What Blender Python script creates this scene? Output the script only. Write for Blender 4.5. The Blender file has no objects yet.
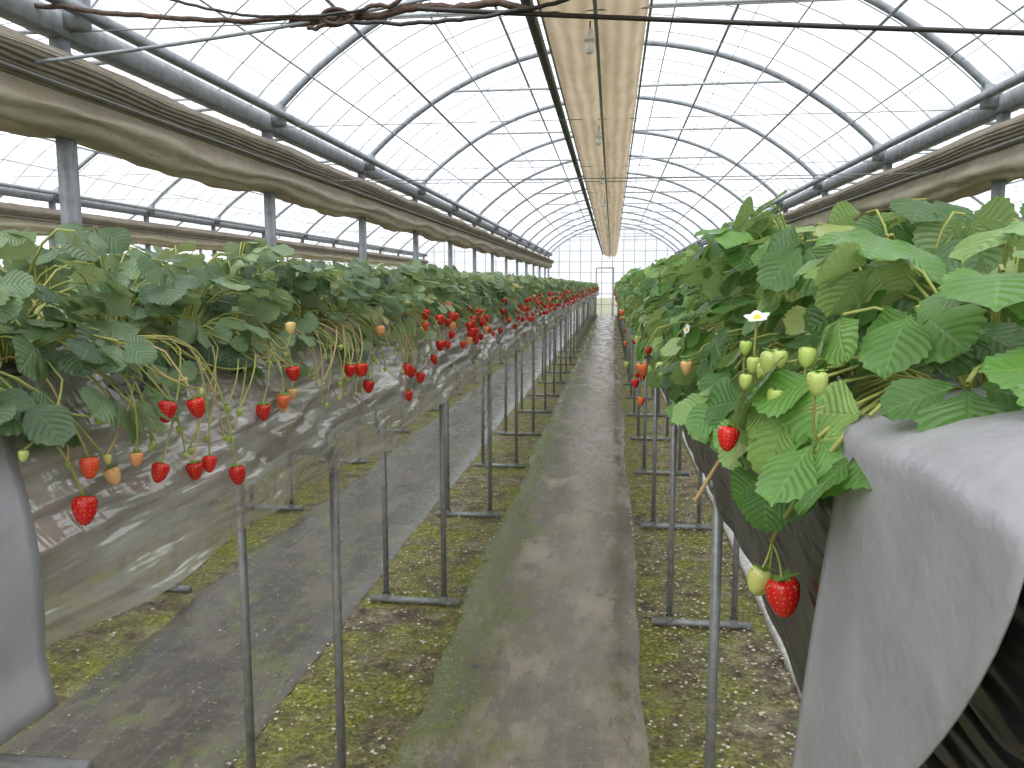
import bpy, math, random
import numpy as np
from mathutils import Vector
random.seed(7); np.random.seed(7)
H = 1.4; LEN = 38.0
scene = bpy.context.scene
scene.view_settings.view_transform = 'Standard'
scene.view_settings.exposure = .5

# ---------------------------------------------------------------- materials
def newmat(name):
    m = bpy.data.materials.new(name); m.use_nodes = True
    nt = m.node_tree; nt.nodes.clear()
    out = nt.nodes.new('ShaderNodeOutputMaterial')
    return m, nt, out
def N(nt, typ, **kw):
    n = nt.nodes.new(typ)
    for k, v in kw.items(): setattr(n, k, v)
    return n
def ramp(nt, fac, stops, interp='LINEAR'):
    n = nt.nodes.new('ShaderNodeValToRGB'); cr = n.color_ramp; cr.interpolation = interp
    while len(cr.elements) > 1: cr.elements.remove(cr.elements[-1])
    cr.elements[0].position = stops[0][0]; cr.elements[0].color = (*stops[0][1], 1)
    for p, c in stops[1:]:
        e = cr.elements.new(p); e.color = (*c, 1)
    nt.links.new(fac, n.inputs[0]); return n
def mixc(nt, fac, a, b, blend='MIX'):
    n = nt.nodes.new('ShaderNodeMix'); n.data_type = 'RGBA'; n.blend_type = blend
    for s, v in ((n.inputs[0], fac), (n.inputs[6], a), (n.inputs[7], b)):
        if isinstance(v, (int, float)): s.default_value = v
        elif isinstance(v, tuple): s.default_value = (*v, 1)
        else: nt.links.new(v, s)
    return n.outputs[2]
def math_(nt, op, a, b=None, c=None):
    n = nt.nodes.new('ShaderNodeMath'); n.operation = op
    for i, v in enumerate((a, b, c)):
        if v is None: continue
        if isinstance(v, (int, float)): n.inputs[i].default_value = v
        else: nt.links.new(v, n.inputs[i])
    return n.outputs[0]
def coords(nt, scale=(1, 1, 1), src='Object', rot=(0,0,0)):
    tc = nt.nodes.new('ShaderNodeTexCoord'); mp = nt.nodes.new('ShaderNodeMapping')
    mp.inputs['Scale'].default_value = scale; mp.inputs['Rotation'].default_value = rot
    nt.links.new(tc.outputs[src], mp.inputs[0]); return mp.outputs[0]
def noise(nt, vec, scale, detail=4, rough=.6):
    n = N(nt, 'ShaderNodeTexNoise'); n.inputs['Scale'].default_value = scale
    n.inputs['Detail'].default_value = detail; n.inputs['Roughness'].default_value = rough
    nt.links.new(vec, n.inputs['Vector']); return n.outputs['Fac']
def bump(nt, h, strength=.3, dist=.01):
    b = N(nt, 'ShaderNodeBump'); b.inputs['Strength'].default_value = strength
    b.inputs['Distance'].default_value = dist; nt.links.new(h, b.inputs['Height']); return b.outputs[0]
def pbsdf(nt, col, rough=.5, metal=0., nrm=None, spec=.5):
    p = N(nt, 'ShaderNodeBsdfPrincipled')
    if isinstance(col, tuple): p.inputs['Base Color'].default_value = (*col, 1)
    else: nt.links.new(col, p.inputs['Base Color'])
    if isinstance(rough, (int, float)): p.inputs['Roughness'].default_value = rough
    else: nt.links.new(rough, p.inputs['Roughness'])
    p.inputs['Metallic'].default_value = metal
    p.inputs['Specular IOR Level'].default_value = spec
    if nrm is not None: nt.links.new(nrm, p.inputs['Normal'])
    return p
def mixs(nt, f, a, b):
    m = nt.nodes.new('ShaderNodeMixShader')
    if isinstance(f, (int, float)): m.inputs[0].default_value = f
    else: nt.links.new(f, m.inputs[0])
    nt.links.new(a.outputs[0], m.inputs[1]); nt.links.new(b.outputs[0], m.inputs[2]); return m
def fin(nt, out, s): nt.links.new(s.outputs[0], out.inputs[0])

def leaf_mat(name, stops, under, transl):
    m, nt, out = newmat(name)
    at = N(nt, 'ShaderNodeAttribute', attribute_name='rnd')
    col = ramp(nt, at.outputs['Fac'], stops).outputs[0]
    tc = N(nt, 'ShaderNodeTexCoord'); sp = N(nt, 'ShaderNodeSeparateXYZ')
    nt.links.new(tc.outputs['UV'], sp.inputs[0])
    au = math_(nt, 'ABSOLUTE', math_(nt, 'SUBTRACT', sp.outputs[0], .5))
    ph = math_(nt, 'FRACT', math_(nt, 'SUBTRACT', math_(nt, 'MULTIPLY', sp.outputs[1], 8.), math_(nt, 'MULTIPLY', au, 5.)))
    tri = math_(nt, 'ABSOLUTE', math_(nt, 'SUBTRACT', ph, .5))
    vein = math_(nt, 'SUBTRACT', 1., math_(nt, 'MULTIPLY', tri, 9.)); vein = math_(nt, 'MAXIMUM', vein, 0.)
    mid = math_(nt, 'MAXIMUM', math_(nt, 'SUBTRACT', 1., math_(nt, 'MULTIPLY', au, 26.)), 0.)
    vv = math_(nt, 'MAXIMUM', vein, mid)
    col = mixc(nt, math_(nt, 'MULTIPLY', vv, .2), col, (.42, .55, .2))
    nz = noise(nt, coords(nt), 45., 3)
    col = mixc(nt, .4, col, mixc(nt, nz, (.2, .2, .2), (1., 1., .95)), 'MULTIPLY')
    geo = N(nt, 'ShaderNodeNewGeometry')
    col = mixc(nt, math_(nt, 'MULTIPLY', geo.outputs['Backfacing'], .6), col, under)
    hgt = math_(nt, 'SUBTRACT', tri, math_(nt, 'MULTIPLY', mid, .5))
    p = pbsdf(nt, col, .36, nrm=bump(nt, hgt, .5, .003), spec=.6)
    t = N(nt, 'ShaderNodeBsdfTranslucent'); nt.links.new(mixc(nt, .4, col, (.5, .7, .12), 'MIX'), t.inputs[0])
    fin(nt, out, mixs(nt, transl, p, t)); return m
M_leafR = leaf_mat('leaf_bright', [(0, (.04, .125, .025)), (.35, (.085, .235, .04)), (.7, (.165, .38, .075)), (.93, (.30, .50, .13)), (1, (.42, .52, .16))], (.36, .5, .25), .27)
M_leafL = leaf_mat('leaf_muted', [(0, (.055, .115, .06)), (.4, (.12, .22, .10)), (.75, (.23, .35, .17)), (.92, (.34, .41, .17)), (1, (.45, .42, .15))], (.40, .47, .33), .25)

def simple(name, col, rough=.6, metal=0, nscale=20, var=.25, spec=.5, bs=0.1, vecscale=(1,1,1), transl=0):
    m, nt, out = newmat(name)
    n = noise(nt, coords(nt, vecscale), nscale, 5)
    d = tuple(c * (1 - var) for c in col); l = tuple(min(1, c * (1 + var)) for c in col)
    c = ramp(nt, n, [(.3, d), (.7, l)]).outputs[0]
    p = pbsdf(nt, c, rough, metal, bump(nt, n, bs, .01), spec)
    if transl:
        t = N(nt, 'ShaderNodeBsdfTranslucent'); nt.links.new(c, t.inputs[0]); p = mixs(nt, transl, p, t)
    fin(nt, out, p); return m
M_stem = simple('stem_green', (.42, .46, .13), .5, transl=.2)
M_stemred = simple('stem_dry', (.55, .4, .2), .6)
M_calyx = simple('calyx_green', (.22, .4, .08), .5, transl=.2)
M_petal = simple('petal_white', (.85, .85, .8), .5, var=.05, transl=.2)
M_yellow = simple('flower_centre', (.7, .6, .08), .7)
M_steel = simple('galvanised_steel', (.27, .28, .285), .42, .35, 30, .25)
M_frame = simple('frame_steel', (.28, .305, .33), .5, .1, 12, .25)
M_frame_l = simple('thin_frame_steel', (.44, .47, .5), .5, .1, 12, .15)
M_dark = simple('dark_pipe', (.035, .03, .028), .5, 0, 20, .3)
M_wire = simple('wire', (.22, .22, .22), .5)
M_rust = simple('rusty_cable', (.10, .06, .045), .7, 0, 40, .5)
M_kerb = simple('concrete_kerb', (.5, .5, .47), .8, 0, 30, .3)
M_lamp = simple('lamp_plastic', (.8, .8, .78), .4, 0, 10, .05)

def berry_mat():
    m, nt, out = newmat('strawberry_skin')
    at = N(nt, 'ShaderNodeAttribute', attribute_name='rnd')
    col = ramp(nt, at.outputs['Fac'], [(0, (.34, .50, .10)), (.12, (.52, .60, .2)), (.2, (.78, .48, .22)), (.3, (.78, .16, .06)), (.4, (.72, .02, .018)), (1, (.55, .008, .012))]).outputs[0]
    tc = N(nt, 'ShaderNodeTexCoord'); mp = N(nt, 'ShaderNodeMapping'); mp.inputs['Scale'].default_value = (15, 9, 1)
    nt.links.new(tc.outputs['UV'], mp.inputs[0])
    v = N(nt, 'ShaderNodeTexVoronoi', voronoi_dimensions='2D'); v.inputs['Scale'].default_value = 1; v.inputs['Randomness'].default_value = .35
    nt.links.new(mp.outputs[0], v.inputs['Vector'])
    seed = math_(nt, 'LESS_THAN', v.outputs['Distance'], .14)
    col = mixc(nt, math_(nt, 'MULTIPLY', seed, .5), col, (.75, .4, .1))
    dimple = math_(nt, 'MINIMUM', v.outputs['Distance'], .3)
    p = pbsdf(nt, col, .25, nrm=bump(nt, dimple, .35, .002), spec=.5)
    p.inputs['Subsurface Weight'].default_value = .1; p.inputs['Subsurface Radius'].default_value = (.01, .003, .002)
    p.inputs['Subsurface Scale'].default_value = .5
    fin(nt, out, p); return m
M_berry = berry_mat()

def film_mat():
    m, nt, out = newmat('roof_film')
    n = noise(nt, coords(nt, (1, .35, 1)), 3., 4)
    n2 = noise(nt, coords(nt, (.5, 5, .5)), 2.2, 3)
    f = math_(nt, 'ADD', math_(nt, 'MULTIPLY', n, .45), math_(nt, 'MULTIPLY', n2, .55))
    tr = N(nt, 'ShaderNodeBsdfTransparent'); tr.inputs[0].default_value = (.88, .90, .93, 1)
    tl = N(nt, 'ShaderNodeBsdfTranslucent'); tl.inputs[0].default_value = (.85, .88, .92, 1)
    df = N(nt, 'ShaderNodeBsdfDiffuse'); df.inputs[0].default_value = (.8, .83, .87, 1)
    s = mixs(nt, .3, tl, df)
    fin(nt, out, mixs(nt, f, tr, s)); return m
M_film = film_mat()

def plastic_mat():
    m, nt, out = newmat('clear_plastic_sheet')
    n = noise(nt, coords(nt, (2, 1.3, 3), rot=(.55, 0, 0)), 2.6, 2, .5)
    n2 = noise(nt, coords(nt, (4, .8, 9), rot=(.5, 0, 0)), 2.2, 1, .4)
    n3 = noise(nt, coords(nt, (8, 2.2, 20), rot=(.7, 0, 0)), 2.4, 2, .5)
    n4 = noise(nt, coords(nt, (3, 12, 3), rot=(-.5, 0, 0)), 2.2, 2, .5)
    rd = math_(nt, 'ABSOLUTE', math_(nt, 'SUBTRACT', n2, .5)); rd3 = math_(nt, 'ABSOLUTE', math_(nt, 'SUBTRACT', n3, .5)); rd4 = math_(nt, 'ABSOLUTE', math_(nt, 'SUBTRACT', n4, .5))
    h = math_(nt, 'ADD', math_(nt, 'ADD', n, rd), math_(nt, 'ADD', math_(nt, 'MULTIPLY', rd3, .35), math_(nt, 'MULTIPLY', rd4, .5)))
    st = math_(nt, 'ADD', math_(nt, 'MULTIPLY', n, .6), math_(nt, 'MULTIPLY', n3, .4))
    c = ramp(nt, st, [(.35, (.60, .57, .54)), (.5, (.70, .68, .65)), (.66, (.85, .84, .82))]).outputs[0]
    nrm = bump(nt, h, .6, .035)
    p = pbsdf(nt, c, .15, .3, nrm=nrm, spec=.9)
    tl = N(nt, 'ShaderNodeBsdfTranslucent'); tl.inputs[0].default_value = (.82, .80, .76, 1); nt.links.new(nrm, tl.inputs['Normal'])
    p = mixs(nt, .25, p, tl)
    tr = N(nt, 'ShaderNodeBsdfTransparent'); tr.inputs[0].default_value = (.95, .94, .92, 1)
    f = ramp(nt, st, [(.38, (.6,)*3), (.6, (.2,)*3)]).outputs[0]
    fin(nt, out, mixs(nt, f, p, tr)); return m
M_clear = plastic_mat()
def black_mat(name, col=(.014, .014, .015), rough=.28):
    m, nt, out = newmat(name)
    n = noise(nt, coords(nt, (2, 1, 4), rot=(.5, 0, 0)), 5., 2, .5)
    rd = math_(nt, 'ABSOLUTE', math_(nt, 'SUBTRACT', n, .5))
    fin(nt, out, pbsdf(nt, col, rough, nrm=bump(nt, rd, .7, .04), spec=.6)); return m
M_black = black_mat('black_plastic')
M_blackm = black_mat('black_fabric', (.03, .03, .03), .8)
M_greyfab = black_mat('grey_trough_fabric', (.30, .27, .23), .8)
def silver_mat():
    m, nt, out = newmat('silver_sheet')
    n = noise(nt, coords(nt), 7., 4); n2 = noise(nt, coords(nt), 260., 3)
    c = ramp(nt, n, [(.3, (.29, .29, .315)), (.7, (.39, .39, .42))]).outputs[0]
    h = math_(nt, 'ADD', math_(nt, 'MULTIPLY', n, 3.), math_(nt, 'MULTIPLY', n2, .15))
    fin(nt, out, pbsdf(nt, c, .42, .1, bump(nt, h, .25, .012), .5)); return m
M_silver = silver_mat()
def cloth_mat(name, a, b, lines, transl=.3):
    m, nt, out = newmat(name)
    tc = N(nt, 'ShaderNodeTexCoord'); sp = N(nt, 'ShaderNodeSeparateXYZ'); nt.links.new(tc.outputs['UV'], sp.inputs[0])
    n = noise(nt, coords(nt, (1, .25, 1)), 5., 5); n5 = noise(nt, coords(nt, (1, 1.5, 1)), 3., 5)
    w = math_(nt, 'SINE', math_(nt, 'ADD', math_(nt, 'MULTIPLY', sp.outputs[0], lines), math_(nt, 'MULTIPLY', n, 6.)))
    f = math_(nt, 'ADD', math_(nt, 'MULTIPLY', w, .16), math_(nt, 'ADD', math_(nt, 'MULTIPLY', n, .5), math_(nt, 'MULTIPLY', n5, .5)))
    c = ramp(nt, f, [(.25, a), (.75, b)]).outputs[0]
    p = pbsdf(nt, c, .85, nrm=bump(nt, math_(nt, 'ADD', w, math_(nt, 'MULTIPLY', n5, 4.)), .5, .02), spec=.1)
    t = N(nt, 'ShaderNodeBsdfTranslucent'); nt.links.new(c, t.inputs[0])
    fin(nt, out, mixs(nt, transl, p, t)); return m
M_canvas = cloth_mat('beige_canvas', (.46, .36, .24), (.68, .56, .41), 20, .42)
M_canvas2 = cloth_mat('side_canvas', (.60, .53, .42), (.86, .79, .66), 22, .45)
M_pleat = cloth_mat('pleated_shade', (.21, .18, .145), (.44, .39, .32), 110, .2)

# ---------------------------------------------------------------- mesh builder (all quads)
class MB:
    def __init__(s): s.v = []; s.f = []; s.uv = []; s.r = []; s.m = []; s.n = 0; s.mats = []
    def mi(s, mat):
        if mat not in s.mats: s.mats.append(mat)
        return s.mats.index(mat)
    def grid(s, P, mat, rnd=.5, closed=False, uv=None):
        n, m = P.shape[:2]; idx = np.arange(n * m).reshape(n, m) + s.n
        if closed: idx2 = np.concatenate([idx, idx[:, :1]], 1)
        else: idx2 = idx
        q = np.stack([idx2[:-1, :-1], idx2[:-1, 1:], idx2[1:, 1:], idx2[1:, :-1]], -1).reshape(-1, 4)
        if uv is None:
            a, b = np.meshgrid(np.linspace(0, 1, m), np.linspace(0, 1, n)); uv = np.stack([a, b], -1)
        s.v.append(P.reshape(-1, 3)); s.uv.append(uv.reshape(-1, 2)); s.f.append(q)
        s.r.append(np.full(n * m, rnd)); s.m.append(np.full(len(q), s.mi(mat))); s.n += n * m
    def tube(s, path, r, mat, seg=6, rnd=.5, cap=False):
        P = np.asarray(path, float); T = np.gradient(P, axis=0)
        T /= np.linalg.norm(T, axis=1)[:, None] + 1e-9
        mt = np.abs(T.mean(0)); ref = np.eye(3)[np.argmin(mt)]
        A = np.cross(T, ref); A /= np.linalg.norm(A, axis=1)[:, None] + 1e-9; B = np.cross(T, A)
        r = np.broadcast_to(np.asarray(r, float), (len(P),))
        if cap:
            P = np.concatenate([P[:1], P, P[-1:]]); A = np.concatenate([A[:1], A, A[-1:]]); B = np.concatenate([B[:1], B, B[-1:]])
            r = np.concatenate([[1e-4], r, [1e-4]])
        th = np.linspace(0, 2 * np.pi, seg, endpoint=False) + np.pi / 4
        G = P[:, None] + r[:, None, None] * (np.cos(th)[None, :, None] * A[:, None] + np.sin(th)[None, :, None] * B[:, None])
        s.grid(G, mat, rnd, True)
    def box(s, x0, x1, y0, y1, z0, z1, mat, rnd=.5):
        c = [(x0, y0), (x1, y0), (x1, y1), (x0, y1)]; cx, cy = (x0 + x1) / 2, (y0 + y1) / 2
        G = np.array([[(cx, cy, z0)] * 4, [(x, y, z0) for x, y in c], [(x, y, z1) for x, y in c], [(cx, cy, z1)] * 4])
        s.grid(G.astype(float), mat, rnd, True)
    def mesh(s, name, smooth=True):
        V = np.concatenate(s.v); F = np.concatenate(s.f); UV = np.concatenate(s.uv)
        me = bpy.data.meshes.new(name); me.vertices.add(len(V)); me.vertices.foreach_set('co', V.astype(np.float32).ravel())
        me.loops.add(len(F) * 4); me.loops.foreach_set('vertex_index', F.astype(np.int32).ravel())
        me.polygons.add(len(F)); me.polygons.foreach_set('loop_start', np.arange(0, len(F) * 4, 4, dtype=np.int32))
        me.polygons.foreach_set('loop_total', np.full(len(F), 4, dtype=np.int32))
        me.polygons.foreach_set('material_index', np.concatenate(s.m).astype(np.int32))
        me.polygons.foreach_set('use_smooth', np.full(len(F), smooth))
        u = me.uv_layers.new(name='UVMap'); u.data.foreach_set('uv', UV[F.ravel()].astype(np.float32).ravel())
        a = me.attributes.new('rnd', 'FLOAT', 'POINT'); a.data.foreach_set('value', np.concatenate(s.r).astype(np.float32))
        for m in s.mats: me.materials.append(m)
        me.update(calc_edges=True); return me
    def obj(s, name, parent=None, loc=(0, 0, 0), smooth=True):
        return mkobj(name, s.mesh(name, smooth), parent, loc)
def mkobj(name, me, parent=None, loc=(0, 0, 0)):
    o = bpy.data.objects.new(name, me); scene.collection.objects.link(o); o.location = loc
    if parent: o.parent = parent
    return o
def empty(name, loc=(0, 0, 0)):
    o = bpy.data.objects.new(name, None); scene.collection.objects.link(o); o.location = loc; o.empty_display_size = .2; return o
def unit(v): return v / (np.linalg.norm(v) + 1e-9)
def bez(p0, p1, p2, n=8):
    t = np.linspace(0, 1, n)[:, None]
    return (1 - t) ** 2 * np.array(p0) + 2 * t * (1 - t) * np.array(p1) + t * t * np.array(p2)

# ---------------------------------------------------------------- leaves
NR = 19
T_ = np.linspace(0, 1, NR)
W_ = np.sin(np.pi * T_ ** 1.18) ** .58; W_[0] = .04; W_[-1] = .10
W_ *= .35 + .65 * np.clip(T_ / .45, 0, 1) ** .8
teeth = np.where(np.arange(NR) % 2 == 0, 1.045, .955); teeth[:4] = 1
C_ = np.array([-1, -.5, 0, .5, 1])
def leaflet(mb, base, D, Nn, L, wid, mat, rnd, curl, fold, rg):
    S = np.cross(D, Nn)
    w = W_ * teeth * wid * L * .56
    fw = np.zeros((NR, 5)); fw[:, 0] = fw[:, 4] = np.where(np.arange(NR) % 2 == 0, .035, 0)
    fw[-1, 0] = fw[-1, 4] = -.03; fw[-1, 2] = .015
    along = (T_[:, None] + fw) * L
    X = w[:, None] * C_[None]
    Z = fold * np.abs(X) - fold * .9 * X ** 2 / (L * .6) - curl * L * T_[:, None] ** 2 + .03 * L * np.sin(T_[:, None] * 11 + rg.rand() * 6) * (np.abs(C_)[None] ** 2)
    P = base + along[..., None] * D + X[..., None] * S + Z[..., None] * Nn
    uv = np.stack([np.broadcast_to(C_[None] * .5 + .5, X.shape), np.broadcast_to(T_[:, None], X.shape)], -1)
    mb.grid(P, mat, rnd, uv=uv)
def leaf(mb, tip, az, pitch, roll, L, mat, rnd, rg):
    D = np.array([math.cos(az) * math.cos(pitch), math.sin(az) * math.cos(pitch), math.sin(pitch)])
    S = unit(np.cross(D, [0, 0, 1])); Nn = np.cross(S, D)
    Nn = unit(Nn * math.cos(roll) + S * math.sin(roll)); S = np.cross(D, Nn)
    for a, k in ((0, 1.), (1.2 + rg.uniform(-.15, .15), .92), (-1.2 + rg.uniform(-.15, .15), .92)):
        d = unit(D * math.cos(a) + S * math.sin(a) - Nn * rg.uniform(0, .3) * (1 if a else .3))
        n2 = unit(Nn - d * np.dot(Nn, d))
        leaflet(mb, tip + d * .006, d, n2, L * k * rg.uniform(.92, 1.08), rg.uniform(.88, 1.05), mat,
                float(np.clip(rnd + rg.uniform(-.07, .07), 0, 1)), rg.uniform(.02, .35), rg.uniform(0, .45), rg)
def plant(mb, cx, cy, cz, rg, bright, nleaf, out_sign, lowk=1., hk=1.):
    mat = M_leafR if bright else M_leafL
    for i in range(nleaf):
        old = rg.rand() < (.34 if bright else .2)
        if rg.rand() < .6: az = (0 if out_sign > 0 else math.pi) + rg.uniform(-1.3, 1.3)
        else: az = rg.uniform(0, 2 * math.pi)
        if old:
            az = (0 if out_sign > 0 else math.pi) + rg.uniform(-.8, .8)
            d = rg.uniform(.11, .175) if bright else rg.uniform(.1, .16); z = rg.uniform(-.12, .06) if bright else rg.uniform(-.04, .07)
            if z < 0: z *= lowk
            pitch = rg.uniform(-1.2, -.3)
        else:
            d = rg.uniform(.02, .145); z = rg.uniform(.06, .25 if bright else .215) * (1 - .2 * d / .15) * hk; pitch = rg.uniform(-1.05, .15)
        h = np.array([math.cos(az), math.sin(az), 0])
        c = np.array([cx, cy, cz]); tip = c + h * d + [0, 0, z]
        midp = c + h * d * .45 + [0, 0, max(z, .05) * 1.0 + .03]
        mb.tube(bez(c, midp, tip, 6), .0017, M_stem, 4)
        L = rg.uniform(.038, .062) if bright else rg.uniform(.034, .056)
        rr = rg.uniform(0, 1) if bright else (rg.uniform(.0, .8) if rg.rand() > .08 else rg.uniform(.85, 1))
        leaf(mb, tip, az + rg.uniform(-.5, .5), pitch, rg.uniform(-.5, .5), L, mat, rr, rg)
def section(name, seed, bright, nleaf, near=False):
    rg = np.random.RandomState(seed); mb = MB()
    for k in range(10):
        for sx in (-1, 1):
            lk, hk = (((.0, .72), (.15, .9), (.5, 1.), (.8, 1.05))[k] if near and k < 4 else (1., 1.))
            plant(mb, sx * (.095 if bright else .075) + rg.uniform(-.02, .02), .1 + k * .2 + rg.uniform(-.04, .04), 0, rg, bright, nleaf, sx, lk, hk)
    if near:   # a few large leaves lying over the cover sheet and hanging off the rim (local coords)
        for tip, az, pi_, ro, L, rr in (((-.15, .00, .055), -1.9, -.45, .1, .055, .25), ((-.10, -.05, .07), -2.3, -.3, -.2, .055, .6), ((-.235, .21, -.06), -2.0, -1.15, .2, .05, .3),
                                        ((-.02, .02, .08), -1.5, -.3, .2, .058, .5), ((.06, .05, .09), -1.7, -.2, 0., .055, .35), ((-.24, .3, -.03), -2.2, -.9, 0, .045, .8)):
            tip = np.array(tip); base = np.array([-.06 if tip[0] < -.05 else .02, .14, 0.])
            mb.tube(bez(base, (base + tip) / 2 + [0, 0, .06], tip, 7), .0019, M_stem, 5)
            leaf(mb, tip, az, pi_, ro, L, M_leafR, rr, rg)
    return mb.mesh(name)
secR = [section('bright_plants_mesh_%d' % i, 100 + i, True, 30) for i in range(3)]
secR0 = section('bright_plants_near_mesh', 325, True, 32, True)
secL = [section('muted_plants_mesh_%d' % i, 200 + i, False, 26) for i in range(3)]

# ---------------------------------------------------------------- berries
def berry(mb, p, size, rnd, rg, tilt=None):
    ax = unit(np.array([rg.uniform(-.2, .2), rg.uniform(-.2, .2), -1.])) if tilt is None else unit(np.array(tilt, float))
    A = unit(np.cross(ax, [0, 1, .1])); B = np.cross(ax, A)
    rad = np.array([.02, .30, .43, .49, .5, .485, .445, .38, .29, .17, .01]) * size
    hh = np.array([.06, .0, .06, .16, .28, .42, .57, .73, .88, 1.0, 1.06]) * size * 1.12
    th = np.linspace(0, 2 * np.pi, 15)
    G = np.array(p) + hh[:, None, None] * ax + rad[:, None, None] * (np.cos(th)[None, :, None] * A + np.sin(th)[None, :, None] * B)
    mb.grid(G, M_berry, rnd)
    for k in range(7):
        a = k * 2 * math.pi / 7 + rg.uniform(-.2, .2); o = A * math.cos(a) + B * math.sin(a); s_ = np.cross(ax, o)
        tt = np.linspace(0, 1, 5); w = np.array([.07, .12, .11, .06, .005]) * size
        cen = np.array(p) + tt[:, None] * size * .55 * o + (-.04 * size + (tt ** 2 * .22 * size * (1 if k % 2 else -.3)))[:, None] * ax
        P = cen[:, None] + (w[:, None] * np.array([-1, 0, 1])[None])[..., None] * s_
        mb.grid(P, M_calyx, .5)
def flower(mb, p, nrm, size, rg):
    nrm = unit(np.array(nrm, float)); A = unit(np.cross(nrm, [.1, .2, 1])); B = np.cross(nrm, A)
    for k in range(5):
        a = k * 2 * math.pi / 5; o = A * math.cos(a) + B * math.sin(a); s_ = np.cross(nrm, o)
        tt = np.linspace(0, 1, 6); w = np.array([.1, .36, .5, .5, .36, .1]) * size * .5
        cen = np.array(p) + tt[:, None] * size * .6 * o + (tt * .12 * size)[:, None] * nrm
        mb.grid(cen[:, None] + (w[:, None] * np.array([-1, 0, 1])[None])[..., None] * s_, M_petal)
    t = np.linspace(0, np.pi / 2, 4); th = np.linspace(0, 2 * np.pi, 9)
    G = np.array(p) + (np.sin(t) * .2 * size)[:, None, None] * nrm + (np.cos(t) * .18 * size + 1e-5)[:, None, None] * (np.cos(th)[None, :, None] * A + np.sin(th)[None, :, None] * B)
    mb.grid(G, M_yellow)
def stem_to(mb, x_in, sgn, y, z_top, p, rg, mat=None, r=.0014):
    x_rim = p[0]; s0 = np.array([x_in, y, z_top + .01]); s1 = np.array([x_rim - sgn * .03, (y * .6 + p[1] * .4), z_top + rg.uniform(.0, .03)])
    a = bez(s0, (s0 + s1) / 2 + [0, 0, .05], s1, 5)
    b = bez(s1, [x_rim + sgn * .004, y * .3 + p[1] * .7, z_top - .03], p, 8)
    mb.tube(np.concatenate([a, b[1:]]), r, mat or M_stem, 5)

TOP = H - .12
rg = np.random.RandomState(5); fl = MB()
near = [(.846, .262, .95, .029), (.861, .215, .36, .022), (.9, .235, .2, .02), (.925, .218, .24, .017), (1.019, .258, .6, .024),
        (1.040, .176, .8, .026), (1.088, .178, .45, .026), (1.10, .275, .9, .024), (1.13, .270, .5, .022), (1.19, .302, .9, .027),
        (1.345, .225, .8, .026), (1.39, .212, .3, .024), (1.435, .225, .22, .024), (1.44, .166, .9, .026), (1.475, .21, .2, .02),
        (1.44, .08, .18, .02), (1.79, .197, .9, .028), (1.83, .2, .6, .028), (1.88, .204, .9, .028), (1.97, .257, .8, .03), (2.30, .248, .8, .03),
        (2.38, .265, .9, .03), (2.46, .29, .7, .03), (2.32, .33, .9, .03), (2.08, .122, .24, .026)]
for y, dz, rr, sz in near:
    x = -.605 + rg.uniform(-.012, .012)
    p = np.array([x, y, H - dz + sz * .55]); berry(fl, p, sz, rr, rg, (rg.uniform(-.2, .2), rg.uniform(-.35, .2), -1))
    stem_to(fl, -.76, 1, y + rg.uniform(-.18, .22), TOP, p, rg, M_stemred if rg.rand() < .25 else M_stem)
for k in range(85):
    y = rg.uniform(.75, 2.8); p = np.array([-.62 + rg.uniform(-.02, .02), y, H - rg.uniform(.12, .26)])
    stem_to(fl, -.76, 1, y + rg.uniform(-.3, .3), TOP, p, rg, M_stemred if rg.rand() < .3 else M_stem, .0014)
    berry(fl, p, rg.uniform(.006, .011), rg.uniform(.0, .15), rg)
y = 2.55
while y < LEN - 1:
    y += rg.exponential(.05 if y < 14 else .1)
    sz = rg.uniform(.024, .033); p = np.array([-.61 + rg.uniform(-.03, .03), y, H - rg.uniform(.06, .25)])
    rr = rg.choice([.05, .18, .24, .34, .5, .7, .9, 1.], p=[.03, .04, .05, .1, .2, .22, .21, .15])
    berry(fl, p, sz, rr, rg)
    if y < 12: stem_to(fl, -.76, 1, y + rg.uniform(-.15, .15), TOP, p, rg)
# right bed fruit
fr = MB()
pb = np.array([.178, .822, H - .300]); berry(fr, pb, .036, .7, rg, (.1, 0, -1))
pu = np.array([.160, .83, H - .293]); berry(fr, pu, .025, .13, rg, (-.3, 0, -1)); pu2 = np.array([.166, .835, H - .305]); berry(fr, pu2, .021, .05, rg, (-.5, .3, -1))
knot = np.array([.17, .84, H - .268])
fr.tube(np.concatenate([bez((.34, .72, TOP + .02), (.24, .72, TOP + .06), (.17, .62, H - .12), 6), bez((.17, .62, H - .12), (.155, .73, H - .21), knot, 7)[1:]]), .0022, M_stem, 6)
for q in (pb, pu, pu2): fr.tube(bez(knot, (knot + q) / 2 + [0.004, 0, .004], q, 4), .0014, M_stem, 5)
fr.tube(bez((.17, .88, H - .11), (.14, .90, H - .16), (.10, .93, H - .25), 7), .0024, M_stemred, 5)
for (x, y, dz, sz, rr) in [(.145, .745, .070, .021, .06), (.142, .75, .080, .018, .04), (.15, .74, .066, .016, .08), (.155, .625, .073, .016, .07), (.14, .70, .095, .014, .05), (.11, .75, .14, .02, .8), (.12, .73, .085, .012, .05), (.165, .70, .06, .015, .04), (.135, .78, .075, .014, .05), (.13, .8, .06, .012, .03), (.12, 1.3, .13, .02, .2)]:
    p = np.array([x, y, H - dz + sz * .5]); berry(fr, p, sz, rr, rg); stem_to(fr, .3, -1, y + .06, TOP, p, rg)
flower(fr, (.145, .83, H - .033), (-.2, -.5, 1.2), .022, rg); stem_to(fr, .3, -1, .9, TOP, np.array([.145, .83, H - .035]), rg)
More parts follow.
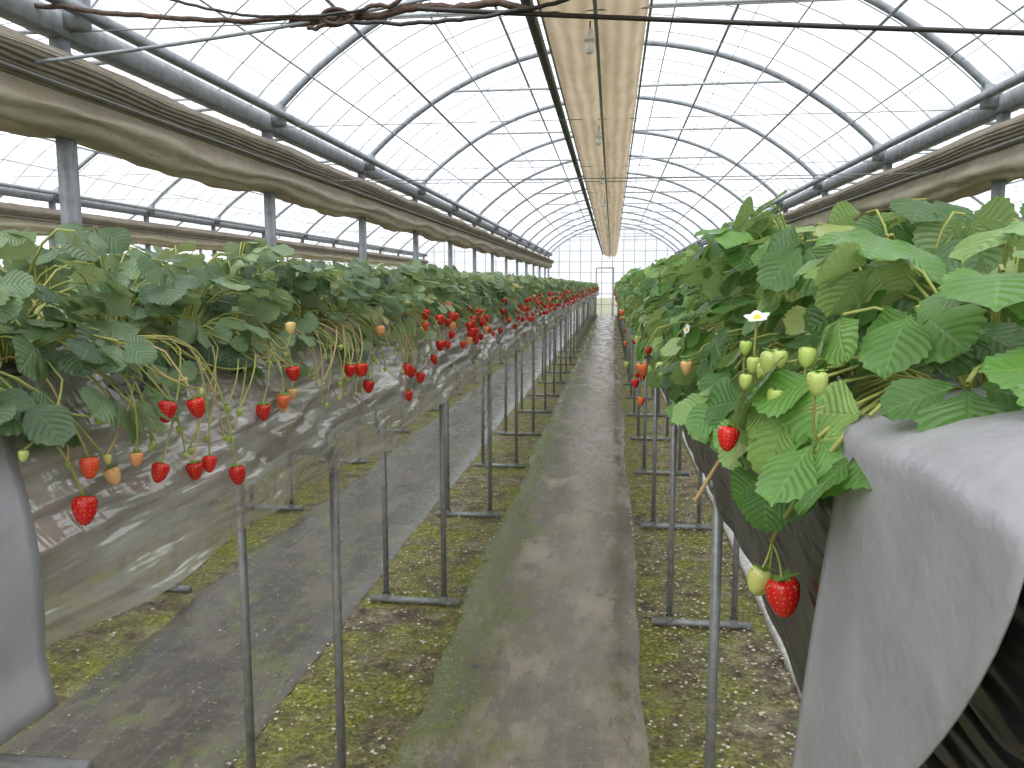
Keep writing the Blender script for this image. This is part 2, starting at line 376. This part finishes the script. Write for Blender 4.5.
flower(fr, (.12, 1.3, H - .07), (-.9, -.5, .3), .015, rg); flower(fr, (.3, 2.6, H + .02), (-.5, -1, .5), .025, rg)
y = 1.6
while y < LEN - 1:
    y += rg.exponential(.15)
    p = np.array([.10 + rg.uniform(-.04, .05), y, H - rg.uniform(.14, .36)])
    berry(fr, p, rg.uniform(.02, .03), rg.choice([.1, .3, .6, .9]), rg)
    if y < 9: stem_to(fr, .28, -1, y + rg.uniform(-.1, .1), TOP, p, rg)

# ---------------------------------------------------------------- beds
def bed(name, cx, posts0, kind, y0, ps, pstart, seed, first=None):
    rgb = np.random.RandomState(seed); clear = kind == 'clear'; hero = cx == -.845
    E = empty(name, (cx, 0, 0)); hw = .2; mw = .15 if clear else .2
    yy = np.concatenate([np.arange(y0, 6, .03), np.arange(6, LEN - .5, .15)])
    mb = MB(); xs = np.linspace(-mw, mw, 13); P = np.zeros((len(yy), 13, 3)); P[..., 0] = xs; P[..., 1] = yy[:, None]
    P[..., 2] = TOP + .03 * np.cos(xs / mw * 1.5)[None] - .02 + .006 * np.sin(yy[:, None] * 21 + xs * 30) + .005 * np.sin(yy[:, None] * 47 - xs * 55)
    mb.grid(P, M_black)
    if hero:   # mulch film turned over the rim near the end of the bed
        yh = np.arange(.6, 1.5, .015); tt = np.linspace(0, 1, 14)
        P = np.zeros((len(yh), 14, 3)); L_ = .06 + .035 * np.sin(yh * 9)[:, None] * np.clip((1.5 - yh) / .3, 0, 1)[:, None]
        P[..., 0] = .09 + .075 * np.sin(tt * 1.4)[None] + .008 * np.sin(yh * 37)[:, None] * tt; P[..., 1] = yh[:, None]
        P[..., 2] = TOP + .022 - L_ * tt ** 2 + .008 * np.sin(yh[:, None] * 41 + tt * 6) * tt + .004 * np.sin(yh[:, None] * 83 - tt * 9)
        mb.grid(P, M_black)
    mb.obj('mulch_film', E)
    mb = MB()
    if clear: prof = np.array([(-.14, TOP - .01), (-.14, TOP - .12), (-.12, TOP - .22), (-.09, TOP - .27), (0, TOP - .29), (.09, TOP - .27), (.12, TOP - .22), (.14, TOP - .12), (.14, TOP - .01)])
    else: prof = np.array([(-hw + .01, TOP - .01), (-hw + .03, TOP - .12), (-.14, TOP - .24), (-.11, TOP - .30), (0, TOP - .325), (.11, TOP - .30), (.14, TOP - .24), (hw - .03, TOP - .12), (hw - .01, TOP - .01)])
    P = np.zeros((len(yy), 9, 3)); P[..., 0] = prof[:, 0]; P[..., 1] = yy[:, None]; P[..., 2] = prof[:, 1]
    P[..., 0] *= 1 + .02 * np.sin(yy[:, None] * 9 + np.arange(9)[None])
    mb.grid(P, M_greyfab if clear else M_blackm); mb.obj('growing_trough', E)
    yf = np.concatenate([np.arange(.56, 4.5, .012), np.arange(4.5, 9, .03), np.arange(9, LEN - .5, .08)]) if hero else yy[yy > .55]
    for sg in (1, -1):
        mb = MB(); nt_ = 44 if hero else 18; t = np.linspace(0, 1, nt_)[None]; Y = yf[:, None] if clear else yy[:, None]
        amp = t ** .7
        if clear:
            # long slanting creases: ridged waves running down-and-forward
            def ridge(ph, sharp=2.): return (1 - np.abs(np.sin(ph))) ** sharp
            wp = .5 * np.sin(Y * 2.3 + t * 2.) + .35 * np.sin(Y * 5.1 - t * 3 + 1)
            X = mw - .01 + .09 * t + .02 * np.sin(np.pi * t) + amp * (.012 * np.sin(Y * 7 + t * 5 + sg) + .008 * np.sin(Y * 17 - t * 9))
            env = np.sin(np.pi * np.clip(t, 0, 1) * .9 + .1)
            cr = .016 * ridge(Y * 3.1 + t * 5.5 + wp, 2.) + .010 * ridge(Y * 6.3 + t * 11. + wp * 2.1 + 1, 2.5) + .008 * ridge(Y * 9 + t * 21 + wp * 3 + 2, 2.) + .007 * ridge(Y * 14.7 - t * 6 + wp * 4, 3.) + .004 * ridge(Y * 17 + t * 38 + wp * 5, 2.)
            X = X + env * cr
            Z = TOP + .012 - (.305 + .035 * np.clip((Y - 1.2) / 1.5, -.9, .6)) * t + amp * (.008 * np.sin(Y * 4.6 + 1) + .004 * np.sin(Y * 11.3))
        else:
            X = hw - .075 * t ** 1.2 + .008 * np.sin(np.pi * t) + amp * (.006 * np.sin(Y * 9 + t * 5 + sg) + .004 * np.sin(Y * 23 - t * 9))
            Z = TOP + .005 - .41 * t + amp * (.008 * np.sin(Y * 4.6 + 1))
        P = np.zeros((len(Y), nt_, 3)); P[..., 0] = sg * X; P[..., 1] = Y + .01 * np.sin(t * 7 + Y); P[..., 2] = Z
        mb.grid(P, M_clear if clear else M_black); mb.obj('side_sheet', E)
    mb = MB(); y = posts0; zt = TOP - .30 if clear else TOP - .335
    while y < LEN - .6:
        for px in (-.13, .13):
            mb.tube([(px, y, .03), (px, y, zt)], .0125, M_steel, 8, cap=True)
            mb.tube([(px, y, .045), (px, y, .012)], .018, M_steel, 8)
        mb.tube([(-.2, y, .016), (.2, y, .016)], .0155, M_steel, 8, cap=True)
        mb.tube([(-.15, y, zt - .01), (.15, y, zt - .01)], .011, M_steel, 6, cap=True)
        y += 1.345
    mb.obj('support_frame', E)
    y = pstart
    while y < LEN - 2.2:
        if first is not None and y == pstart: o = mkobj('strawberry_plants', first, E, (0, y, TOP))
        else:
            o = mkobj('strawberry_plants', ps[rgb.randint(3)], E, (0, y, TOP + .0))
            if rgb.rand() < .5: o.rotation_euler[2] = math.pi; o.location[1] = y + 2
        y += 2.0
    return E
EL = bed('strawberry_bed', -.845, .625, 'clear', -.6, secL, .66, 1)
ER = bed('strawberry_bed', .385, .53, 'black', -.6, secR, .56, 2, secR0)
fl.obj('hanging_fruit', EL, (.845, 0, 0)); fr.obj('hanging_fruit', ER, (-.385, 0, 0))
for i, (cx, k) in enumerate([(-2.1, 'clear'), (-3.75, 'clear'), (-4.98, 'clear'), (-6.21, 'clear'), (1.62, 'black'), (3.75, 'black'), (5.0, 'black')]):
    bed('strawberry_bed', cx, 1.97, k, -.6, secL if cx < 0 else secR, -.4, 10 + i)

def drape(name, fn, E, off):
    mb = MB(); n, m = 34, 28; P = np.array([[fn(s, t) for s in np.linspace(0, 1, m)] for t in np.linspace(0, 1, n)], float)
    mb.grid(P, M_silver); o = mb.obj(name, E, off)
    md = o.modifiers.new('Solidify', 'SOLIDIFY'); md.thickness = .0015
def dr(s, t):
    d = max(0, t - .45) / .55
    yr = .35 + min(.26, .36 * d ** 1.5); yl = .62 + .07 * d; y = yr + (yl - yr) * s
    if t < .45:
        u = t / .45; a = u * math.pi / 2
        x = .60 - .425 * math.sin(a) ** .85 ; z = TOP + .065 - .06 * (1 - math.cos(a))
        y += .05 * (1 - u) ** .5 * s
    else:
        x = .175 - .008 * math.sin(d * 2.6) - .008 * d; z = TOP + .005 - .40 * d
    x += .006 * math.sin(s * 7 + t * 3) * d; z += .008 * math.sin(s * 5) * (1 - t)
    return x, y, z
drape('silver_cover_sheet', dr, ER, (-.385, 0, 0))
def dl(s, t):
    if t < .25:
        a = t / .25 * math.pi / 2; x = -.86 + .17 * math.sin(a); z = TOP + .04 - .03 * (1 - math.cos(a)); ye = .81
    else:
        u = (t - .25) / .75; x = -.69 + .10 * u + .03 * math.sin(u * 3) + .02 * max(0, u - .85) * 6; z = TOP + .01 - .325 * u; ye = .81 - .09 * u
    y = .35 + (ye - .35) * s
    return x + .003 * math.sin(s * 9 + t * 4), y, z
drape('silver_cover_sheet', dl, EL, (.845, 0, 0))
mb = MB(); mb.tube([(-1.1, .78, H - .545), (-.58, .78, H - .545)], .010, M_steel, 8, cap=True); mb.obj('cross_tube', EL, (.845, 0, 0))

# ---------------------------------------------------------------- greenhouse frame
ZE = H + 1.4; RISE = 1.32; Rr = (9 + RISE ** 2) / (2 * RISE); ZC = ZE + RISE - Rr
AM = math.asin(3 / Rr)
def arc(cx, y, n=33, r=Rr):
    a = np.linspace(-AM, AM, n); return np.stack([cx + r * np.sin(a), np.full(n, y), ZC + r * np.cos(a)], -1)
AY = [4.2 + 2.65 * k for k in range(-2, 13)]
AY = [y for y in AY if y < LEN - .5] + [LEN]
fm = MB(); Y0 = -1.5
for cx in (-12, -6, 0, 6):
    for y in AY:
        fm.tube(arc(cx, y), .032, M_frame, 8)
        zt = H + 2.24; xt = math.sqrt(Rr ** 2 - (zt - ZC) ** 2)
        fm.tube([(cx - xt, y, zt), (cx + xt, y, zt)], .017, M_frame_l, 6)
        fm.tube([(cx - 3, y, H + 1.36), (cx + 3, y, H + 1.36)], .004, M_wire, 4)
    yb = Y0
    while yb < LEN:
        fm.tube(arc(cx, yb, 25, Rr + .01), .006, M_frame_l, 4); yb += .53
    for i, a in enumerate(np.linspace(-AM, AM, 13)[1:-1]):
        r = .015 if i % 2 else .008
        fm.tube([(cx + (Rr - .03) * math.sin(a), Y0, ZC + (Rr - .03) * math.cos(a)), (cx + (Rr - .03) * math.sin(a), LEN, ZC + (Rr - .03) * math.cos(a))], r, M_frame if i % 2 else M_frame_l, 6)
for gx in (-15, -9, -3, 3, 9):
    fm.box(gx - .06, gx + .06, Y0, LEN, ZE - .07, ZE + .05, M_frame)
    for sx in (-.16, .16): fm.box(gx + sx - .03, gx + sx + .03, Y0, LEN, ZE + .03, ZE + .08, M_frame)
    for y in AY:
        fm.box(gx - .035, gx + .035, y - .04, y + .04, 0, ZE - .07, M_frame)
        for sx in (-1, 1):
            fm.box(gx + sx * .1 - .06, gx + sx * .1 + .06, y - .05, y + .05, ZE - .03, ZE + .14, M_frame)
fm.obj('greenhouse_frame', smooth=True)

rf = MB()
for cx in (-12, -6, 0, 6):
    ys = np.linspace(Y0, LEN, 60); P = np.stack([arc(cx, y, 25, Rr + .025) for y in ys]); rf.grid(P, M_film)
rf.obj('ceiling')
wb = MB()
for cx in (-12, -6, 0, 6):
    a = arc(cx, LEN + .05, 25, Rr + .02); b = a.copy(); b[:, 2] = 0; wb.grid(np.stack([b, a]), M_film)
wb.obj('wall_back')
bf = MB()
for cx in (-12, -6, 0, 6):
    for x in np.arange(-3, 3.01, .5):
        zt = ZC + math.sqrt(Rr ** 2 - x * x); bf.tube([(cx + x, LEN, 0), (cx + x, LEN, zt)], .022, M_frame_l, 4)
    for z in np.arange(.5, ZE + 1.3, .5):
        xt = 3 if z < ZE else math.sqrt(max(0.01, Rr ** 2 - (z - ZC) ** 2)); bf.tube([(cx - xt, LEN, z), (cx + xt, LEN, z)], .018, M_frame_l, 4)
for x in (-.75, .05): bf.tube([(x, LEN - .03, 0), (x, LEN - .03, 2.2)], .035, M_frame, 4)
bf.tube([(-.75, LEN - .03, 2.2), (.05, LEN - .03, 2.2)], .035, M_frame, 4)
bf.obj('trim_back')
for nm, x in (('wall_left', -15.05), ('wall_right', 9.05)):
    w = MB(); w.grid(np.array([[(x, Y0, 0), (x, LEN, 0)], [(x, Y0, ZE), (x, LEN, ZE)]], float), M_film); w.obj(nm)

# ---------------------------------------------------------------- shade curtains
YY = np.arange(Y0, LEN - .1, .09)
def strip(mb, prof, mat, amp, seed, sag=.0):
    r = np.random.RandomState(seed); n = len(prof); P = np.zeros((len(YY), n, 3)); ph = r.rand(6) * 6
    k = np.arange(n)[None]; Y = YY[:, None]
    w = amp * (np.sin(Y * 2.37 + ph[0] + k * .5) + .6 * np.sin(Y * 5.3 + ph[1] - k * .9) + .4 * np.sin(Y * 13 + ph[2] + k * 1.7))
    env = np.sin(np.linspace(0, np.pi, n))[None] ** .5
    P[..., 0] = np.array(prof)[:, 0] + w * .6 * env; P[..., 1] = Y
    P[..., 2] = np.array(prof)[:, 1] + w * env - sag * env * np.abs(np.sin((Y - 4.2) * math.pi / 2.65))
    mb.grid(P, mat)
def interp(pts, n):
    p = np.array(pts, float); d = np.r_[0, np.cumsum(np.linalg.norm(np.diff(p, axis=0), axis=1))]; t = np.linspace(0, d[-1], n)
    return np.stack([np.interp(t, d, p[:, 0]), np.interp(t, d, p[:, 1])], -1)
cc = MB()
strip(cc, interp([(-.38, H + 1.40), (-.3, H + 1.36), (-.2, H + 1.33), (-.1, H + 1.38)], 9), M_canvas, .008, 1, .02)
strip(cc, interp([(-.1, H + 1.38), (0, H + 1.32), (.1, H + 1.34), (.16, H + 1.40)], 9), M_canvas, .008, 2, .02)
cc.obj('centre_shade_curtain')
pp = MB()
pp.tube([(-.45, Y0, H + 1.42), (-.45, LEN - .2, H + 1.42)], .032, M_dark, 8)
pp.tube([(-.395, Y0, H + 1.44), (-.395, LEN - .2, H + 1.44)], .012, M_steel, 6)
pp.tube([(-.1, Y0, H + 1.30), (-.1, LEN - .2, H + 1.30)], .011, M_steel, 6)
pp.tube([(.175, Y0, H + 1.42), (.175, LEN - .2, H + 1.42)], .008, M_wire, 6)
pp.obj('curtain_drive_pipe')
for y in np.arange(1.55, LEN, 2.65):
    lm = MB(); prof = [(.001, .07), (.012, .07), (.014, .04), (.026, .03), (.03, .015), (.014, .01), (.022, -.01), (.024, -.025), (.015, -.045), (.001, -.05)]
    th = np.linspace(0, 2 * np.pi, 13); G = np.array([[(r * math.cos(a), r * math.sin(a), z) for a in th] for r, z in prof]); lm.grid(G, M_lamp)
    lm.tube([(0, 0, .06), (0, 0, .11)], .004, M_dark, 5)
    lm.obj('hanging_lamp', None, (-.13, y, H + 1.20))
for gx in (-9, -3, 3, 9):
    for sx in (-1, 1):
        sc = MB()
        strip(sc, [(gx + sx * a, H + b) for a, b in interp([(.02, 1.22), (.18, 1.2), (.3, 1.11), (.22, 1.02), (.16, .98)], 12)], M_pleat, .006, int(gx) + 40 + sx, .01)
        strip(sc, [(gx + sx * a, H + b) for a, b in interp([(.17, .99), (.2, .9), (.12, .81), (.05, .8), (-.01, .9)], 12)], M_canvas2, .014, int(gx) + 60 + sx, .035)
        sc.tube([(gx + sx * .24, Y0, H + 1.0), (gx + sx * .24, LEN - .2, H + 1.0)], .01, M_wire, 6)
        sc.obj('side_shade_curtain')
cb = MB(); rg = np.random.RandomState(3)
def cable(p0, p1, sag, r, mat, wig=.01, n=40):
    t = np.linspace(0, 1, n)[:, None]; P = np.array(p0) * (1 - t) + np.array(p1) * t; P[:, 2] -= sag * 4 * (t * (1 - t))[:, 0]
    P[:, 2] += np.cumsum(rg.uniform(-wig, wig, n)) * .5; cb.tube(P, r, mat, 6)
cable((-3, 3.95, H + 1.42), (-1.35, 3.95, H + 1.30), .02, .014, M_rust, .012)
cable((-1.6, 3.97, H + 1.28), (-.4, 3.97, H + 1.36), -.03, .020, M_rust, .022)
cable((-1.5, 3.94, H + 1.26), (-.7, 3.94, H + 1.36), .03, .012, M_rust, .03)
cable((-1.35, 3.93, H + 1.27), (-.1, 3.93, H + 1.35), .05, .011, M_dark, .01)
cable((-2.2, 3.9, H + 1.40), (-1.2, 3.9, H + 1.30), .06, .008, M_dark, .006)
cable((-.95, 3.95, H + 1.32), (3, 3.95, H + 1.03), .01, .013, M_dark, .001)
th = np.linspace(0, 4 * np.pi, 60); cb.tube(np.stack([-1.38 + .07 * np.cos(th) + .004 * th, 3.93 + .02 * np.sin(th * .5), H + 1.29 + .035 * np.sin(th)], -1), .009, M_rust, 6)
cable((-3, 3.6, H + 1.02), (-.9, 4.1, H + 1.42), .03, .009, M_frame, 0)
cable((-3, 7.6, H + 1.0), (3, 7.6, H + .98), .01, .005, M_wire, 0)
cable((-3, 10.4, H + 1.32), (3, 10.4, H + 1.30), .01, .006, M_wire, 0)
for x in (-2.3, -1.6, -.9, .7, 1.4, 2.1): cable((x, Y0, H + 1.37), (x, LEN - .1, H + 1.37), 0, .002, M_wire, 0, 3)
cb.obj('overhead_cables')

# ---------------------------------------------------------------- ground
def ground_mat():
    m, nt, out = newmat('mossy_ground'); v = coords(nt)
    a = noise(nt, v, 2.6, 6, .65); b = noise(nt, v, 9., 6, .7); c = noise(nt, v, 60., 4, .7)
    base = ramp(nt, b, [(.3, (.07, .055, .035)), (.48, (.2, .165, .115)), (.66, (.52, .46, .36))]).outputs[0]
    base = mixc(nt, .6, base, ramp(nt, c, [(.3, (.35,)*3), (.7, (1.,)*3)]).outputs[0], 'MULTIPLY')
    moss = ramp(nt, c, [(.3, (.05, .07, .012)), (.5, (.19, .21, .03)), (.72, (.5, .5, .11))]).outputs[0]
    f = ramp(nt, math_(nt, 'ADD', math_(nt, 'MULTIPLY', a, .6), math_(nt, 'MULTIPLY', b, .4)), [(.42, (0,)*3), (.57, (1,)*3)]).outputs[0]
    col = mixc(nt, f, base, moss); h = math_(nt, 'ADD', b, math_(nt, 'MULTIPLY', c, .4))
    fin(nt, out, pbsdf(nt, col, .7, nrm=bump(nt, h, .9, .03), spec=.35)); return m
def mat_mat(name, c0, c1, c2, half, thr=1.05, lean=0., edk=.26):
    m, nt, out = newmat(name); v = coords(nt)
    tc = N(nt, 'ShaderNodeTexCoord'); sp = N(nt, 'ShaderNodeSeparateXYZ'); nt.links.new(tc.outputs['Object'], sp.inputs[0])
    a = noise(nt, coords(nt, (1.6, .6, 1)), 2.8, 6, .65); b = noise(nt, v, 14., 6, .7); c = noise(nt, v, 90., 3, .7)
    base = ramp(nt, a, [(.32, c0), (.5, c1), (.66, c2)]).outputs[0]
    base = mixc(nt, .65, base, ramp(nt, b, [(.3, (.35,)*3), (.7, (1.,)*3)]).outputs[0], 'MULTIPLY')
    ln = math_(nt, 'LESS_THAN', math_(nt, 'FRACT', math_(nt, 'MULTIPLY', math_(nt, 'ADD', sp.outputs[0], .03), 6.2)), .018)
    ln2 = math_(nt, 'LESS_THAN', math_(nt, 'FRACT', math_(nt, 'MULTIPLY', sp.outputs[1], 4.1)), .010)
    lf = math_(nt, 'MULTIPLY', math_(nt, 'MAXIMUM', ln, ln2), math_(nt, 'MULTIPLY', b, .45))
    base = mixc(nt, lf, base, (.3, .38, .42))
    ed = math_(nt, 'DIVIDE', math_(nt, 'ABSOLUTE', math_(nt, 'ADD', sp.outputs[0], -lean)), half)
    big = noise(nt, coords(nt, (1.8, 1.0, 1)), 2.1, 7, .75)
    e = math_(nt, 'ADD', math_(nt, 'MULTIPLY', math_(nt, 'POWER', ed, 2.), edk), math_(nt, 'ADD', math_(nt, 'MULTIPLY', b, .7), math_(nt, 'MULTIPLY', big, 1.7)))
    f = ramp(nt, math_(nt, 'SUBTRACT', e, thr - .5), [(.35, (0,)*3), (.52, (.5,)*3), (.72, (.95,)*3)]).outputs[0]
    moss = ramp(nt, c, [(.3, (.05, .07, .012)), (.55, (.14, .17, .03)), (.78, (.33, .35, .09))]).outputs[0]
    col = mixc(nt, f, base, moss)
    sp1 = noise(nt, coords(nt, (1, .7, 1)), 55., 3, .8)   # pale mineral flecks
    col = mixc(nt, math_(nt, 'MULTIPLY', ramp(nt, sp1, [(.62, (0,)*3), (.70, (1,)*3)]).outputs[0], .55), col, (.62, .58, .48))
    ro = ramp(nt, a, [(.42, (.10,)*3), (.62, (.45,)*3)]).outputs[0]
    fin(nt, out, pbsdf(nt, col, ro, nrm=bump(nt, math_(nt, 'ADD', b, c), .22, .01), spec=.6)); return m
g = MB(); xs = np.concatenate([[-60, -16], np.linspace(-4, 2, 90), [10, 60]]); ys = np.concatenate([[-40, -2], np.linspace(-1, 12, 190), np.linspace(12.5, LEN, 60), [90]])
X, Yg = np.meshgrid(xs, ys); Z = np.where((X > -4.1) & (X < 2.1), .004 * np.sin(X * 31) * np.sin(Yg * 23) + .004 * np.sin(X * 67 + 2) * np.sin(Yg * 51) - .004, -.006)
g.grid(np.stack([X, Yg, Z], -1), ground_mat()); g.obj('floor')
def weedmat(x0, x1, mat, seed):
    mb = MB(); r = np.random.RandomState(seed); ys = np.arange(-1.5, LEN - .1, .06); h = (x1 - x0) / 2
    ph = r.rand(4) * 6; u = np.linspace(-1, 1, 15)
    eL = -h + .02 * np.sin(ys * 2.1 + ph[0]) + .010 * np.sin(ys * 9 + ph[1]) + .012 * r.rand(len(ys)); eR = h + .012 * np.sin(ys * 1.7 + ph[2]) + .006 * np.sin(ys * 8 + ph[3]) + .006 * r.rand(len(ys))
    X = eL[:, None] + (eR - eL)[:, None] * (u + 1)[None] / 2
    Zm = .012 + .004 * np.sin(X * 14 + ys[:, None] * 1.3) + .003 * np.sin(ys[:, None] * 6 + X * 5); Zm[:, 0] = Zm[:, -1] = -.002
    mb.grid(np.stack([X, np.broadcast_to(ys[:, None], X.shape), Zm], -1), mat); mb.obj('weed_mat', None, ((x0 + x1) / 2, 0, 0))
weedmat(-.64, .13, mat_mat('path_mat', (.13, .11, .08), (.26, .225, .165), (.54, .48, .38), .385, 1.42, .14, .30), 1)
dk = mat_mat('dark_mat', (.055, .046, .036), (.10, .086, .066), (.21, .185, .14), .36, 1.40, 0., .12)
weedmat(-1.85, -1.1, dk, 2); weedmat(-3.4, -2.5, dk, 3); weedmat(.74, 1.4, dk, 4)
for x0, x1 in ((-4.7, -4.05), (-5.95, -5.3), (2.0, 2.8)): weedmat(x0, x1, dk, 5)
kb = MB(); kb.box(.66, .72, -1.5, LEN - .2, -.01, .03, M_kerb); kb.obj('floor_edging')
M_lit, nt, out = newmat('leaf_litter'); at = N(nt, 'ShaderNodeAttribute', attribute_name='rnd')
fin(nt, out, pbsdf(nt, ramp(nt, at.outputs['Fac'], [(0, (.1, .06, .035)), (.4, (.3, .2, .1)), (.7, (.5, .44, .33)), (1, (.75, .72, .64))]).outputs[0], .8))
lt = MB(); rg = np.random.RandomState(9)
def litter(x0, x1, y0, y1, n, s0=.003, s1=.009):
    for _ in range(n):
        x = rg.uniform(x0, x1); y = rg.uniform(y0, y1); s = rg.uniform(s0, s1); a = rg.rand() * 6; z = .006 + rg.rand() * .008
        c, d = math.cos(a) * s, math.sin(a) * s
        G = np.array([[(x - c, y - d, z), (x + d, y - c, z + rg.uniform(0, .5) * s)], [(x - d, y + c, z + rg.uniform(0, .6) * s), (x + c, y + d, z)]]); lt.grid(G, M_lit, rg.rand() ** 1.1)
litter(-1.1, -.62, 1.2, 7, 2600); litter(.13, .66, 1.4, 7, 4200); litter(-.64, .13, 1.4, 9, 900, .002, .005); litter(-2.5, -1.85, 1.5, 9, 2000)
litter(-1.1, -.62, 7, 20, 900, .005, .012); litter(.13, .66, 7, 20, 1100, .005, .012); litter(-1.85, -1.1, 1.5, 9, 1100, .002, .006)
lt.obj('ground_litter', smooth=False)

# ---------------------------------------------------------------- light and camera
w = bpy.data.worlds.new('overcast_sky'); scene.world = w; w.use_nodes = True; nt = w.node_tree; bg = nt.nodes['Background']
bg.inputs[0].default_value = (.95, .96, 1, 1); bg.inputs[1].default_value = 1.1
sd = bpy.data.lights.new('soft_sun', 'SUN'); sd.energy = 3.8; sd.angle = 1.1; sd.color = (1, .97, .92)
so = bpy.data.objects.new('soft_sun', sd); scene.collection.objects.link(so); so.rotation_euler = (math.radians(28), math.radians(-10), 0); so.location = (0, 0, 12)
cam = bpy.data.cameras.new('camera'); co = bpy.data.objects.new('camera', cam); scene.collection.objects.link(co)
cam.sensor_width = 36; cam.lens = 28.1; cam.clip_start = .02; cam.clip_end = 300
co.location = (0, 0, H); co.rotation_euler = (math.radians(90 - 7.05), 0, math.radians(7.1)); scene.camera = co
